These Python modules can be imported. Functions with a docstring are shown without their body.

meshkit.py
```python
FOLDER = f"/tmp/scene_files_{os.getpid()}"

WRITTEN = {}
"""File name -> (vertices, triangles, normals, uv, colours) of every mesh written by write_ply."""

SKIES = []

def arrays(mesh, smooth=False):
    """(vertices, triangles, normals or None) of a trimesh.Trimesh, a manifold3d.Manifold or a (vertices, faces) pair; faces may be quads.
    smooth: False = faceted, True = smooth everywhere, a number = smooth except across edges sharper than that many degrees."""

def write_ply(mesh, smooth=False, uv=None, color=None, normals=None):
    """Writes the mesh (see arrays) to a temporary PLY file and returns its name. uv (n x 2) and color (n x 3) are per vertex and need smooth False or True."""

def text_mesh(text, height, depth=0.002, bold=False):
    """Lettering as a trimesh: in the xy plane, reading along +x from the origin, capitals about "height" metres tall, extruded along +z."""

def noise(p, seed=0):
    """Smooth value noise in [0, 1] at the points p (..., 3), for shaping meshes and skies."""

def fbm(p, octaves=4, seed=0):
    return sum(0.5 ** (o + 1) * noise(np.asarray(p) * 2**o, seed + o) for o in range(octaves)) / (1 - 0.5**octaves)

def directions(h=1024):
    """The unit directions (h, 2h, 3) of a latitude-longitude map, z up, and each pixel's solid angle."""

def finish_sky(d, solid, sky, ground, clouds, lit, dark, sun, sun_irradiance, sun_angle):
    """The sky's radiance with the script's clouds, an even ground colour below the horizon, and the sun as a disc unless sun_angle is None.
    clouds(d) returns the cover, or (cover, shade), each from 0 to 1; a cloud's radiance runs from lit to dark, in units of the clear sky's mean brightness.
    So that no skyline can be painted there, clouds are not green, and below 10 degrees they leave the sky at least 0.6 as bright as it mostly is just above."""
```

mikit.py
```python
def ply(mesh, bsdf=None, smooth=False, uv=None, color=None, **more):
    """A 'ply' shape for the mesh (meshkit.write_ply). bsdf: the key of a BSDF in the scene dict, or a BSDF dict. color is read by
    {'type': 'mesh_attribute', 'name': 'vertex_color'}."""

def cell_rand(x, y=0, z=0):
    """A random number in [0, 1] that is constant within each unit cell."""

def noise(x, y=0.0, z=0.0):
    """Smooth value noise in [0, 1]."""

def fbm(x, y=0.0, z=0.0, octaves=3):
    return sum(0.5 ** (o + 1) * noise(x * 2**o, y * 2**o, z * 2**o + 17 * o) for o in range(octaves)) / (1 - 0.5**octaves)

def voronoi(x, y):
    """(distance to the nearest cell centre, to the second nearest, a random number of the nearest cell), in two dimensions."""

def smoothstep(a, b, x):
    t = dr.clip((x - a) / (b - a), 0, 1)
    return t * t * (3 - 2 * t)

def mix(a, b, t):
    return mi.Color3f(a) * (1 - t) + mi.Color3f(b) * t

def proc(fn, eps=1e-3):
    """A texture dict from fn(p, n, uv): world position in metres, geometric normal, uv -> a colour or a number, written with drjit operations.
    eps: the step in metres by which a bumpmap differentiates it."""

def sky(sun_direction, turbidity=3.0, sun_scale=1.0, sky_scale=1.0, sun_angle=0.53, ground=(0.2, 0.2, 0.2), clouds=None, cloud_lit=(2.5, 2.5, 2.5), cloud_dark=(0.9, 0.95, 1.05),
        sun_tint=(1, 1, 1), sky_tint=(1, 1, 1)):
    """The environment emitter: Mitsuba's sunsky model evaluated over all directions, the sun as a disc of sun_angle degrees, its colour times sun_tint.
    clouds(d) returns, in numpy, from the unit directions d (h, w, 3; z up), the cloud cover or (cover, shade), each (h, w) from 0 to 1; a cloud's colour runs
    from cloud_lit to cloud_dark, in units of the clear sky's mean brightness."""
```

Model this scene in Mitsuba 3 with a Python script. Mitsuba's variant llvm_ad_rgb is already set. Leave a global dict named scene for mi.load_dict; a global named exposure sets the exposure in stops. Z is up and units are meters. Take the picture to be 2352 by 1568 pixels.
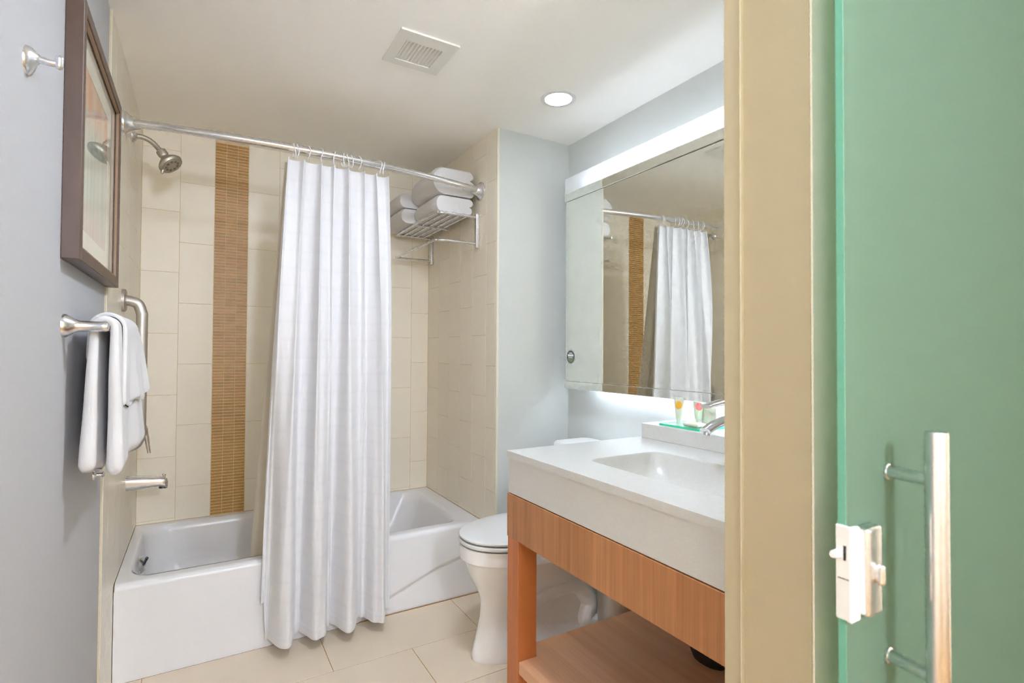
import math, random
import numpy as np, trimesh, shapely.geometry as sg
import mitsuba as mi, drjit as dr, mikit, meshkit

random.seed(7); RNG = np.random.default_rng(7)
T = mi.ScalarTransform4f
scene, labels = {}, {}

# ------------------------------------------------------------------ camera
FPX, YAW, PITCH, ROLL = 1209.78, math.radians(30.608), math.radians(1.0356), math.radians(0.316)
EYE = np.array([0.2627, 0.0, 1.2323])
fw = np.array([math.sin(YAW) * math.cos(PITCH), math.cos(YAW) * math.cos(PITCH), math.sin(PITCH)])
rt = np.array([math.cos(YAW), -math.sin(YAW), 0.0])
up = np.cross(rt, fw)
up = up * math.cos(ROLL) - rt * math.sin(ROLL)
scene['camera'] = {'type': 'thinlens', 'fov_axis': 'x', 'fov': 2 * math.degrees(math.atan(1176 / FPX)),
                   'aperture_radius': 0.0016, 'focus_distance': 2.3, 'near_clip': 0.02, 'far_clip': 60.0,
                   'to_world': T().look_at(origin=EYE.tolist(), target=(EYE + fw).tolist(), up=up.tolist())}
exposure = 0.0
# lamp strengths (radiance); the lamps themselves are built with their fittings below
DOWNLIGHT = 15.5
LED_TOP = 6.5
LED_BOTTOM = 27.0
ROOM_FILL = 85.0  # added fill over the entrance, lifts the tub and curtain
HALL_FILL = 22.0  # added fill outside the doorway, for the jamb and glass door
HALL_FILL_FAR = 132.0  # added fill from behind the camera, reaches in through the doorway
COOL = (0.87, 0.98, 1.19)

# ------------------------------------------------------------------ helpers
def lin(r, g, b):
    return [((c / 255) / 12.92 if c / 255 < 0.04045 else ((c / 255 + 0.055) / 1.055) ** 2.4) for c in (r, g, b)]
def rgb(*c):
    return {'type': 'rgb', 'value': lin(*c)}
def add(key, mesh, m, smooth=False, **kw):
    scene[key] = mikit.ply(mesh, m, smooth, **kw)
    return key
def tag(key, label=None, cat=None, group=None, kind=None):
    d = {}
    if label: d['label'] = label
    if cat: d['category'] = cat
    if group: d['group'] = group
    if kind: d['kind'] = kind
    labels[key] = d
def struct(key, mesh, m, label, smooth=False):
    if mesh is not None: add(key, mesh, m, smooth)
    tag(key, label, kind='structure')
COUNT = {}
def num(base):
    n = COUNT.get(base, 0); COUNT[base] = n + 1
    return base if n == 0 else f'{base}_{n:03d}'
def hull(pts):
    return trimesh.convex.convex_hull(np.asarray(pts, float))
def box(x0, x1, y0, y1, z0, z1, c=0.0):
    lo, hi = np.array([x0, y0, z0], float), np.array([x1, y1, z1], float)
    if c <= 0:
        return trimesh.creation.box(bounds=[lo, hi])
    c = min(c, 0.45 * (hi - lo).min())
    P = []
    for s in np.ndindex(2, 2, 2):
        p = np.where(s, hi, lo); d = np.where(s, -1, 1)
        for k in range(3):
            q = p + d * c; q[k] = p[k]; P.append(q)
    return hull(P)
def rbox(x0, x1, y0, y1, z0, z1, r, n=3):
    """box with rounded edges (hull of eight balls)"""
    s = trimesh.creation.icosphere(subdivisions=n - 1, radius=r).vertices
    P = [s + [x, y, z] for x in (x0 + r, x1 - r) for y in (y0 + r, y1 - r) for z in (z0 + r, z1 - r)]
    return hull(np.vstack(P))
def cat(*m):
    return trimesh.util.concatenate(list(m))
def frames(P):
    P = np.asarray(P, float); t = np.gradient(P, axis=0); t /= np.linalg.norm(t, axis=1, keepdims=True)
    a = np.cross(t[0], [0, 0, 1.0] if abs(t[0][2]) < 0.9 else [1.0, 0, 0]); A = []
    for k in range(len(P)):
        a = a - t[k] * (a @ t[k]); a /= np.linalg.norm(a); A.append(a)
    A = np.array(A); return t, A, np.cross(t, A)
def tube(P, r, sides=20, caps=True):
    P = np.asarray(P, float); t, A, B = frames(P)
    r = np.broadcast_to(r, (len(P),)); an = np.arange(sides) * 2 * np.pi / sides
    V = (P[:, None] + r[:, None, None] * (np.cos(an)[None, :, None] * A[:, None] + np.sin(an)[None, :, None] * B[:, None])).reshape(-1, 3)
    return skin(V, len(P), sides, caps)
def skin(V, rows, n, caps=True, closed=True):
    F = []
    for i in range(rows - 1):
        for j in range(n if closed else n - 1):
            a, b = i * n + j, i * n + (j + 1) % n; c, d = a + n, b + n
            F += [[a, b, d], [a, d, c]]
    V = np.asarray(V, float)
    if caps:
        for k, o in ((0, 0), (1, (rows - 1) * n)):
            ctr = len(V); V = np.vstack([V, V[o:o + n].mean(0)])
            for j in range(n):
                a, b = o + j, o + (j + 1) % n
                F.append([ctr, b, a] if k == 0 else [ctr, a, b])
    m = trimesh.Trimesh(V, np.array(F), process=False)
    if caps and closed and m.volume < 0: m.invert()
    return m
def bez(pts, n=16):
    """smooth curve through the control points (Catmull-Rom)"""
    P = np.asarray(pts, float); P = np.vstack([2 * P[0] - P[1], P, 2 * P[-1] - P[-2]]); out = []
    for i in range(1, len(P) - 2):
        for t in np.linspace(0, 1, n, endpoint=False):
            a, b, c, d = P[i - 1:i + 3]
            out.append(0.5 * (2 * b + (c - a) * t + (2 * a - 5 * b + 4 * c - d) * t * t + (3 * b - a - 3 * c + d) * t ** 3))
    out.append(P[-2]); return np.array(out)
def lathe(prof, o=(0, 0, 0), axis=(0, 0, 1), n=40):
    """revolve [(radius, height)] about axis from o"""
    prof = np.asarray(prof, float); an = np.arange(n) * 2 * np.pi / n
    V = np.concatenate([np.stack([r * np.cos(an), r * np.sin(an), np.full(n, h)], 1) for r, h in prof])
    m = skin(V, len(prof), n, True)
    M = trimesh.geometry.align_vectors([0, 0, 1], np.asarray(axis, float) / np.linalg.norm(axis)); M[:3, 3] = o
    m.apply_transform(M); return m
def rrect(x0, x1, y0, y1, r, n=8):
    """rounded rectangle, counter-clockwise, 4*(n+1) points"""
    P = []
    for cx, cy, a0 in ((x1 - r, y1 - r, 0), (x0 + r, y1 - r, 90), (x0 + r, y0 + r, 180), (x1 - r, y0 + r, 270)):
        for a in np.radians(np.linspace(a0, a0 + 90, n + 1)):
            P.append([cx + r * math.cos(a), cy + r * math.sin(a)])
    return np.array(P)
def loft(rings, caps=True):
    V = np.vstack(rings); return skin(V, len(rings), len(rings[0]), caps)
def at_z(P2, z):
    return np.column_stack([P2, np.full(len(P2), z)])
def sheet(G, th):
    """a cloth of thickness th from a grid of points (rows, cols, 3)"""
    G = np.asarray(G, float); du = np.gradient(G, axis=1); dv = np.gradient(G, axis=0)
    N = np.cross(du, dv); N /= np.linalg.norm(N, axis=2, keepdims=True) + 1e-12
    r, c = G.shape[:2]; A = (G + N * th / 2).reshape(-1, 3); B = (G - N * th / 2).reshape(-1, 3)
    i, j = np.meshgrid(np.arange(r - 1), np.arange(c - 1), indexing='ij'); a = (i * c + j).ravel()
    q = np.stack([a, a + 1, a + c + 1, a + c], 1); o = len(A)
    F = [q[:, [0, 1, 2]], q[:, [0, 2, 3]], q[:, [0, 2, 1]] + o, q[:, [0, 3, 2]] + o]
    rim = list(range(c)) + [k * c + c - 1 for k in range(1, r)] + [(r - 1) * c + k for k in range(c - 2, -1, -1)] + [k * c for k in range(r - 2, 0, -1)]
    for k in range(len(rim)):
        x, y = rim[k], rim[(k + 1) % len(rim)]; F.append(np.array([[x, x + o, y + o], [x, y + o, y]]))
    return trimesh.Trimesh(np.vstack([A, B]), np.vstack(F), process=False)
def extrude(poly, h, z=0.0):
    m = trimesh.creation.extrude_polygon(poly, h, engine='earcut'); m.apply_translation([0, 0, z]); return m
def xform(m, M):
    m = m.copy(); m.apply_transform(M); return m

# ------------------------------------------------------------------ materials
def mat(name, d, two=True):
    scene['m_' + name] = {'type': 'twosided', 'b': d} if two else d
    return 'm_' + name
def plastic(c, a=0.1, nl=False):
    return {'type': 'roughplastic', 'diffuse_reflectance': c, 'alpha': a, 'nonlinear': nl}
def diffuse(c):
    return {'type': 'diffuse', 'reflectance': c}
def metal(c, a):
    return {'type': 'roughconductor', 'material': 'none', 'specular_reflectance': c, 'alpha': a, 'distribution': 'ggx'}
def proc_mix(c0, c1, fn):
    a, b = lin(*c0), lin(*c1)
    return mikit.proc(lambda p, n, uv: mikit.mix(a, b, fn(p)))

M_PAINT = mat('paint', {'type': 'bumpmap', 'arbitrary': mikit.proc(lambda p, n, uv: mikit.fbm(p.x * 30, p.y * 30, p.z * 260, 2), eps=1e-3), 'scale': 0.00035,
                        'b': diffuse(rgb(190, 190, 191))})
M_GREY = mat('grey_paint', diffuse(rgb(210, 214, 211)))
M_CEIL = mat('ceiling_paint', diffuse(rgb(251, 250, 245)))
M_JAMB = mat('cream_paint', {'type': 'bumpmap', 'arbitrary': mikit.proc(lambda p, n, uv: mikit.fbm(p.x * 150, p.y * 150, p.z * 60, 2), eps=1e-3), 'scale': 0.0007,
                             'b': diffuse(rgb(186, 174, 146))})
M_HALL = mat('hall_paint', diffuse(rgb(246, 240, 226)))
M_TILES = [mat('wall_tile_%d' % k, plastic(rgb(*c), 0.16)) for k, c in enumerate(((247, 239, 221), (246, 238, 220), (248, 240, 222)))]
M_GROUT = mat('wall_grout', diffuse(rgb(222, 202, 170)))
M_FLOORT = [mat('floor_tile_%d' % k, plastic(proc_mix(c, (230, 212, 186), lambda p: mikit.fbm(p.x * 6, p.y * 6, 0, 3)), 0.22)) for k, c in enumerate(((236, 219, 196), (233, 216, 193)))]
M_FGROUT = mat('floor_grout', diffuse(rgb(176, 140, 98)))
M_MOSAIC = [mat('mosaic_%d' % k, plastic(rgb(*c), 0.15)) for k, c in enumerate(((186, 138, 68), (176, 130, 60), (192, 140, 78), (172, 126, 52), (184, 130, 66)))]
M_MGROUT = mat('mosaic_grout', diffuse(rgb(236, 222, 186)))
M_TUB = mat('tub_enamel', plastic(rgb(233, 233, 235), 0.06))
M_CHINA = mat('china', plastic(rgb(249, 249, 247), 0.05))
M_SEAT = mat('seat_plastic', plastic(rgb(228, 229, 227), 0.1))
M_QUARTZ = mat('quartz', plastic(proc_mix((222, 222, 218), (216, 215, 210), lambda p: mikit.noise(p.x * 260, p.y * 260, p.z * 260)), 0.1))
M_CHROME = mat('chrome', metal(rgb(236, 236, 238), 0.05))
M_SATIN = mat('satin_steel', metal(rgb(214, 208, 200), 0.22))
M_NICKEL = mat('spray_metal', metal(rgb(205, 200, 188), 0.2))
M_DARKMETAL = mat('dark_metal', metal(rgb(95, 98, 102), 0.15))
M_MIRROR = mat('mirror', {'type': 'conductor', 'material': 'none', 'specular_reflectance': rgb(250, 252, 246)})
M_BLACK = mat('black', plastic(rgb(24, 24, 26), 0.2))
M_GREYRUB = mat('grey_rubber', diffuse(rgb(96, 98, 96)))
M_TERRY = mat('terry', {'type': 'bumpmap', 'arbitrary': mikit.proc(lambda p, n, uv: mikit.fbm(p.x * 420, p.y * 420, p.z * 420, 2), eps=5e-4), 'scale': 0.0012,
                        'b': diffuse(rgb(224, 223, 223))})
def weave(p):
    b = mikit.smoothstep(0.35, 0.5, dr.abs(p.z / 0.075 - dr.floor(p.z / 0.075) - 0.5) * 1.0)
    return b * 0.8
M_CURTAIN = mat('curtain', {'type': 'principledthin', 'base_color': proc_mix((246, 246, 247), (243, 243, 245), weave), 'roughness': 0.6, 'diff_trans': 0.45, 'eta': 1.3}, False)
M_LINER = mat('liner', {'type': 'principledthin', 'base_color': rgb(238, 230, 214), 'roughness': 0.5, 'diff_trans': 0.9, 'eta': 1.3}, False)
M_RING = mat('ring_plastic', plastic(rgb(240, 240, 236), 0.12))
def grain(ax):
    def f(p):
        q = p.y if ax == 'y' else p.x
        l = p.z if ax == 'y' else p.y
        s = mikit.fbm(q * 70, l * 2.0, 3.0, 3) * 0.6 + mikit.noise(q * 420, l * 5.0, 1.0) * 0.25 + mikit.noise(q * 14, l * 0.7, 9.0) * 0.35
        return dr.clip((s - 0.25) * 1.4, 0, 1)
    return f
M_WOODV = mat('wood_upright', plastic(proc_mix((204, 142, 92), (168, 110, 64), grain('y')), 0.25))
M_WOODL = mat('wood_leg', plastic(proc_mix((214, 132, 78), (196, 114, 62), grain('y')), 0.25))
M_WOODS = mat('wood_shelf', plastic(proc_mix((242, 190, 148), (222, 164, 122), grain('x')), 0.22))  # same wood as the rails, lightened for light the shelf does not get
M_FRAME = mat('picture_frame', plastic(proc_mix((104, 82, 70), (84, 66, 56), lambda p: mikit.fbm(p.y * 30, p.z * 12, p.x * 30, 3)), 0.2))
M_FRAMEIN = mat('frame_fillet', plastic(rgb(150, 118, 88), 0.25))
M_MAT = mat('mat_board', diffuse(rgb(238, 236, 222)))
PY0, PY1, PZ0, PZ1 = 1.600, 1.99, 1.52, 1.925
def art(p, n, uv):
    v = dr.clip((p.z - PZ0) / (PZ1 - PZ0), 0, 1)
    s = mikit.noise(p.y * 90, p.z * 3, 0) * 0.6 + mikit.noise(p.y * 260, p.z * 2, 4) * 0.4
    low = mikit.mix(lin(214, 214, 206), lin(168, 196, 178), s)
    top = mikit.mix(lin(236, 204, 178), lin(226, 150, 104), mikit.noise(p.y * 40, p.z * 9, 2))
    foot = mikit.mix(lin(222, 206, 200), lin(206, 186, 176), s)
    c = mikit.mix(low, top, mikit.smoothstep(0.62, 0.86, v + 0.12 * (mikit.noise(p.y * 60, p.z * 14, 7) - 0.5)))
    return mikit.mix(foot, c, mikit.smoothstep(0.02, 0.3, v))
M_ART = mat('print', diffuse(mikit.proc(art)))
M_PANE = mat('picture_glass', {'type': 'thindielectric', 'int_ior': 1.5}, False)
M_FROST = mat('frosted_diffuser', {'type': 'principledthin', 'base_color': rgb(250, 251, 250), 'roughness': 0.5, 'diff_trans': 1.25, 'eta': 1.35}, False)
M_GREEN = mat('frosted_green_glass', {'type': 'principledthin', 'base_color': rgb(157, 184, 162), 'roughness': 0.16, 'diff_trans': 1.25, 'eta': 1.5}, False)
M_GREENEDGE = mat('green_glass_edge', plastic(rgb(112, 176, 150), 0.1))
M_GREENEDGE2 = mat('green_glass_edge_light', plastic(rgb(150, 205, 178), 0.1))
M_WHITE = mat('white_plastic', plastic(rgb(238, 238, 236), 0.15))
M_WHITE2 = mat('white_enamel', diffuse(rgb(232, 231, 224)))
M_SHADOWBOX = mat('duct', diffuse(rgb(120, 112, 106)))
M_TRAY = mat('tray_glass', {'type': 'thindielectric', 'int_ior': 1.5, 'specular_transmittance': rgb(214, 248, 232)}, False)
M_TRAYEDGE = mat('tray_edge', plastic(rgb(60, 214, 166), 0.1))
M_TUBE = mat('tube_plastic', plastic(rgb(226, 228, 208), 0.2))
M_TUBE2 = mat('tube_plastic_green', plastic(rgb(212, 226, 200), 0.2))
M_ORANGE = mat('orange_print', diffuse(rgb(244, 186, 76)))
M_PINK = mat('pink_print', diffuse(rgb(240, 130, 130)))
M_SOAP = mat('soap', plastic(rgb(240, 238, 224), 0.3))
M_SOAPLAB = mat('soap_seal', diffuse(rgb(232, 214, 150)))
M_BADGE = mat('badge_grey', plastic(rgb(92, 100, 96), 0.3))
M_BADGEG = mat('badge_green', diffuse(rgb(128, 146, 112)))
M_BADGER = mat('badge_rim', plastic(rgb(190, 196, 194), 0.2))
M_BADGET = mat('badge_print', diffuse(rgb(232, 232, 236)))
M_CAULK = mat('edge_trim', plastic(rgb(238, 234, 214), 0.25))
M_LAMPOFF = mat('lamp_lens', diffuse(rgb(240, 240, 240)))
def lamp(key, mesh, col, L):
    add(key, mesh, M_LAMPOFF)
    scene[key]['emitter'] = {'type': 'area', 'radiance': {'type': 'rgb', 'value': [c * L for c in col]}}

# ------------------------------------------------------------------ the room
YB, YT, YA, H, ZR, XM, XE = 3.185, 2.276, 2.4175, 2.342, 0.3613, 1.96, 1.52
YWI, YWO, XJ = 0.559, 0.423, 1.0            # wall with the doorway: inner face, hall face, right jamb
HX0, HX1, HY0 = -0.7, 2.7, -1.8             # the hall the camera stands in
TL = 2.128                                  # where the shower tile begins on the left wall
# floor: backing and tiles
struct('floor', box(HX0, HX1, HY0, YB + .05, -0.06, -0.0015), M_FGROUT, 'beige stone-look tile floor laid in a running bond')
xs0 = 0.72
for r, y1 in enumerate([2.4175, 2.104, 1.79, 1.476, 1.162, 0.848]):
    y0 = y1 - .314 if r else 2.104
    off = xs0 if r % 2 == 0 else xs0 + .314
    k = math.floor((0 - off) / .628)
    while off + k * .628 < XM:
        x0, x1 = max(0.0, off + k * .628), min(XM, off + (k + 1) * .628); k += 1
        if x1 - x0 < .02: continue
        g = .0013
        add(num('floor__tile'), box(x0 + g, x1 - g, y0 + g, y1 - g, -0.012, 0.0, 0.0008), M_FLOORT[(r + k) % 2])
# ceiling with holes for the downlight and the fan
DLX, DLY, DLR = 1.603, 1.877, 0.062
VX0, VX1, VY0, VY1 = .879, 1.018, 1.790, 1.926
poly = sg.box(HX0, HY0, HX1, YB + .05).difference(sg.Point(DLX, DLY).buffer(DLR, 24)).difference(sg.box(VX0, VY0, VX1, VY1))
struct('ceiling', extrude(poly, 0.05, H), M_CEIL, 'cream painted flat ceiling')
# left wall: painted part, tiled part
struct('wall_left', box(-.12, -.006, YWI - .1, TL + .01, 0, H), M_PAINT, 'pale grey textured wall with picture and towel bar')
struct('wall_shower', box(-.12, -.0012, TL, YB + .05, 0, H), M_GROUT, 'tiled left wall carrying the shower fittings')
struct('wall_back', box(-.12, XE + .1, YB + .0012, YB + .12, 0, H), M_GROUT, 'beige tiled wall behind the bathtub')
struct('wall_end', box(XE + .0012, XE + .012, YT + .004, YB + .05, 0, H), M_GROUT, 'beige tiled end wall of the tub alcove with the towel rack')
struct('wall_alcove', box(XE + .008, XM + .02, YT, YB + .1, 0, H), M_GREY, 'pale grey wall between the tub alcove and the mirror')
struct('wall_right', box(XM, XM + .12, YWI - .1, YT + .02, 0, H), M_GREY, 'pale grey wall behind the mirror and vanity')
def tiles(wall, axis, u_edges, v0, v1, starts):
    """tiles 0.312 high in columns; axis gives the plane"""
    for c in range(len(u_edges) - 1):
        u0, u1 = u_edges[c], u_edges[c + 1]; z = starts[c % 2]
        while z > v0: z -= .312
        while z < v1:
            a, b = max(v0, z), min(v1, z + .312); z += .312
            if b - a < .012: continue
            g = .0009; m = M_TILES[int(RNG.integers(3))]
            if axis == 'y': t = box(u0 + g, u1 - g, YB, YB + .01, a + g, b - g, .0008)
            elif axis == 'l': t = box(-.01, 0, u0 + g, u1 - g, a + g, b - g, .0008)
            else: t = box(XE, XE + .01, u0 + g, u1 - g, a + g, b - g, .0008)
            add(num(wall + '__tile'), t, m)
Z0 = ZR + .002
tiles('wall_back', 'y', [0.001, .163, .318], Z0, H, (.376, .532))
tiles('wall_back', 'y', [.477, .632, .787, .942, 1.097, 1.252, 1.407, XE], Z0, H, (.532, .376))
ys = [3.184 - .1555 * k for k in range(7)] + [TL + .012]
tiles('wall_shower', 'l', ys[::-1][1:], Z0, H, (.532, .376))
add(num('wall_shower__tile'), box(-.01, 0, TL + .013, ys[-2] - .001, Z0, H - .001, .0008), M_TILES[0])
tiles('wall_shower', 'l', [TL + .013, 2.24, YA - .001], 0.002, Z0 - .002, (.05, .2))
tiles('wall_end', 'e', [YT + .012, 2.39, 2.545, 2.70, 2.856, 3.012, 3.184], Z0, H, (.532, .376))
tiles('wall_end', 'e', [YT + .012, 2.39, YA - .001], 0.002, Z0 - .002, (.05, .2))
struct('trim_1', box(-.012, .001, TL, TL + .012, 0, H, .003), M_CAULK, 'cream edge trim where the shower tile begins on the left wall')
struct('trim_2', box(XE - .001, XE + .013, YT - .002, YT + .011, 0, H, .003), M_CAULK, 'cream edge trim on the corner of the tub end wall')
# mosaic strip
add('wall_back__mosaic_strip', box(.3185, .4765, YB - .0005, YB + .01, Z0, 2.328), M_MGROUT)
tag('wall_back__mosaic_strip', 'upright strip of small amber brown glass sticks')
PW, PITCHZ = (.4765 - .3185) / 3, (2.328 - Z0) / 124
sticks = []
for r in range(124):
    for c in range(3):
        x0, z1 = .3185 + c * PW, 2.328 - r * PITCHZ
        m = box(x0 + .0011, x0 + PW - .0011, YB - .0035, YB, z1 - PITCHZ + .0034, z1 - .0004, .0006)
        if len(sticks) == 0 and COUNT.get('wall_back__mosaic_strip__stick', 0) >= 300: sticks = [m]
        elif sticks: sticks.append(m)
        else: add(num('wall_back__mosaic_strip__stick'), m, M_MOSAIC[int(RNG.integers(5))])
add('wall_back__mosaic_strip__lower_sticks', cat(*sticks), M_MOSAIC[0])
tag('wall_back__mosaic_strip__lower_sticks', kind='stuff')
# the wall with the doorway
def wall_poly(x0, x1, z0, z1): return box(x0, x1, YWO, YWI, z0, z1)
struct('wall_front', cat(box(XJ, HX1, YWO, YWI, 0, H), box(HX0, -.006, YWO, YWI, 0, H), box(-.006, XJ, YWO, YWI, 2.26, H)), M_JAMB, 'cream painted wall with the doorway, its right jamb in view')
struct('wall_hall_front', cat(box(XJ + .0015, HX1, YWO - .003, YWO - .0002, 0, H), box(HX0, -.006, YWO - .003, YWO - .0002, 0, H)), M_HALL, 'hall face of the doorway wall, an off-white skin added to brighten the strip beside the glass door')  # paler than the jamb paint, standing in for light missing on the strip
struct('trim_3', cat(box(XJ - .004, XJ + .006, .531, YWI + .003, 0, 2.26, .001), box(XJ - .007, XJ + .002, .5285, .5325, 0, 2.26, .0012)), M_JAMB, 'thin metal corner bead on the inner edge of the doorway')
struct('wall_hall_left', box(HX0 - .1, HX0, HY0, YWO, 0, H), M_HALL, 'hall wall on the left, out of view')
struct('wall_hall_right', box(HX1, HX1 + .1, HY0, YWO, 0, H), M_HALL, 'hall wall on the right, out of view')
struct('wall_hall_back', box(HX0 - .1, HX1 + .1, HY0 - .1, HY0, 0, H), M_HALL, 'hall wall behind the camera, out of view')

# ------------------------------------------------------------------ lamps
k = 'ceiling_downlight'
tag(k, 'round recessed ceiling downlight near the mirror wall', 'ceiling light')
ring = lambda R, r, z0, z1: extrude(sg.Point(DLX, DLY).buffer(R, 24).difference(sg.Point(DLX, DLY).buffer(r, 24)), z1 - z0, z0)
add(k + '__trim_ring', ring(.078, .06, H - .003, H), M_WHITE)
add(k + '__reflector', ring(.0618, .0595, H, H + .05), M_WHITE)
lamp(k + '__lens', extrude(sg.Point(DLX, DLY).buffer(.0592, 24), .004, H + .002), COOL, DOWNLIGHT)

# ceiling fan grille
k = 'ceiling_vent'
tag(k, 'square white ceiling exhaust vent with a fine slatted grille', 'vent')
add(k + '__frame', extrude(sg.box(.842, 1.733, 1.062, 1.963).difference(sg.box(VX0, VY0, VX1, VY1)), .007, H - .007), M_WHITE2)
add(k + '__housing', cat(box(VX0 - .01, VX1 + .01, VY0 - .01, VY1 + .01, H + .045, H + .05), box(VX0 - .01, VX0, VY0, VY1, H, H + .05), box(VX1, VX1 + .01, VY0, VY1, H, H + .05),
                         box(VX0, VX1, VY0 - .01, VY0, H, H + .05), box(VX0, VX1, VY1, VY1 + .01, H, H + .05)), M_SHADOWBOX)
for i in range(10):
    x = VX0 + (VX1 - VX0) * (i + .5) / 10
    add(num(k + '__slat'), box(x - .0034, x + .0034, VY0, VY1, H - .004, H + .006, .001), M_WHITE2)
for i in range(18):
    y = VY0 + (VY1 - VY0) * (i + .5) / 18
    add(num(k + '__cross_slat'), box(VX0, VX1, y - .0018, y + .0018, H - .002, H + .005), M_WHITE2)

# mirror cabinet with its lamps
k = 'mirror_cabinet'
MX, MY0, MY1 = 1.861, .70, 2.172
tag(k, 'wide backlit wall mirror with a frosted lamp band along its top', 'mirror')
add(k + '__body', cat(box(MX + .006, XM, MY0, MY1 - .004, 1.10, 2.03), box(MX + .006, MX + .012, MY0, MY1 - .004, 1.05, 1.10), box(XM - .012, XM, MY0, MY1 - .004, 2.03, 2.045), ), M_WHITE)
add(k + '__center_mirror', box(MX, MX + .006, MY0, MY1 - .006, 1.0835, 1.991, .0012), M_MIRROR)
add(k + '__top_mirror', box(MX - .005, MX + .006, MY0, MY1, 1.992, 2.033, .0012), M_MIRROR)
add(k + '__bottom_mirror', box(MX - .003, MX + .006, MY0, MY1 + .002, 1.047, 1.0825, .0012), M_MIRROR)
add(k + '__light_band', trimesh.Trimesh([[MX - .005, MY0, 2.033], [MX - .005, MY1, 2.033], [MX - .005, MY1, 2.110], [MX - .005, MY0, 2.110]], [[0, 1, 2], [0, 2, 3]], process=False), M_FROST)
tag(k + '__light_band', 'frosted glowing band')
add(k + '__end_cap', box(MX - .005, XM, MY1 - .004, MY1, 2.033, 2.110), M_WHITE)
lamp(k + '__lamp', box(1.905, 1.917, .75, 2.02, 2.036, 2.044), COOL, LED_TOP)
lamp(k + '__lamp_001', box(1.915, 1.925, .75, 2.03, 1.086, 1.094), COOL, LED_BOTTOM)
bx, by, bz = MX - .0012, 2.121, 1.205
add(k + '__badge', lathe([(.036, 0), (.036, .0009), (.033, .0014)], (MX, by, bz), (-1, 0, 0)), M_BADGER)
tag(k + '__badge', 'small dark round sticker')
add(k + '__badge__disc', lathe([(.0315, 0), (.0315, .0006)], (MX - .0013, by, bz), (-1, 0, 0)), M_BADGE)
add(k + '__badge__green_field', extrude(sg.Point(0, 0).buffer(.026).intersection(sg.box(-.05, -.05, .05, -.008)), .0006).apply_transform(np.array([[0, 0, -1, MX - .0018], [-1, 0, 0, by], [0, 1, 0, bz], [0, 0, 0, 1.0]])), M_BADGEG)
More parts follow.
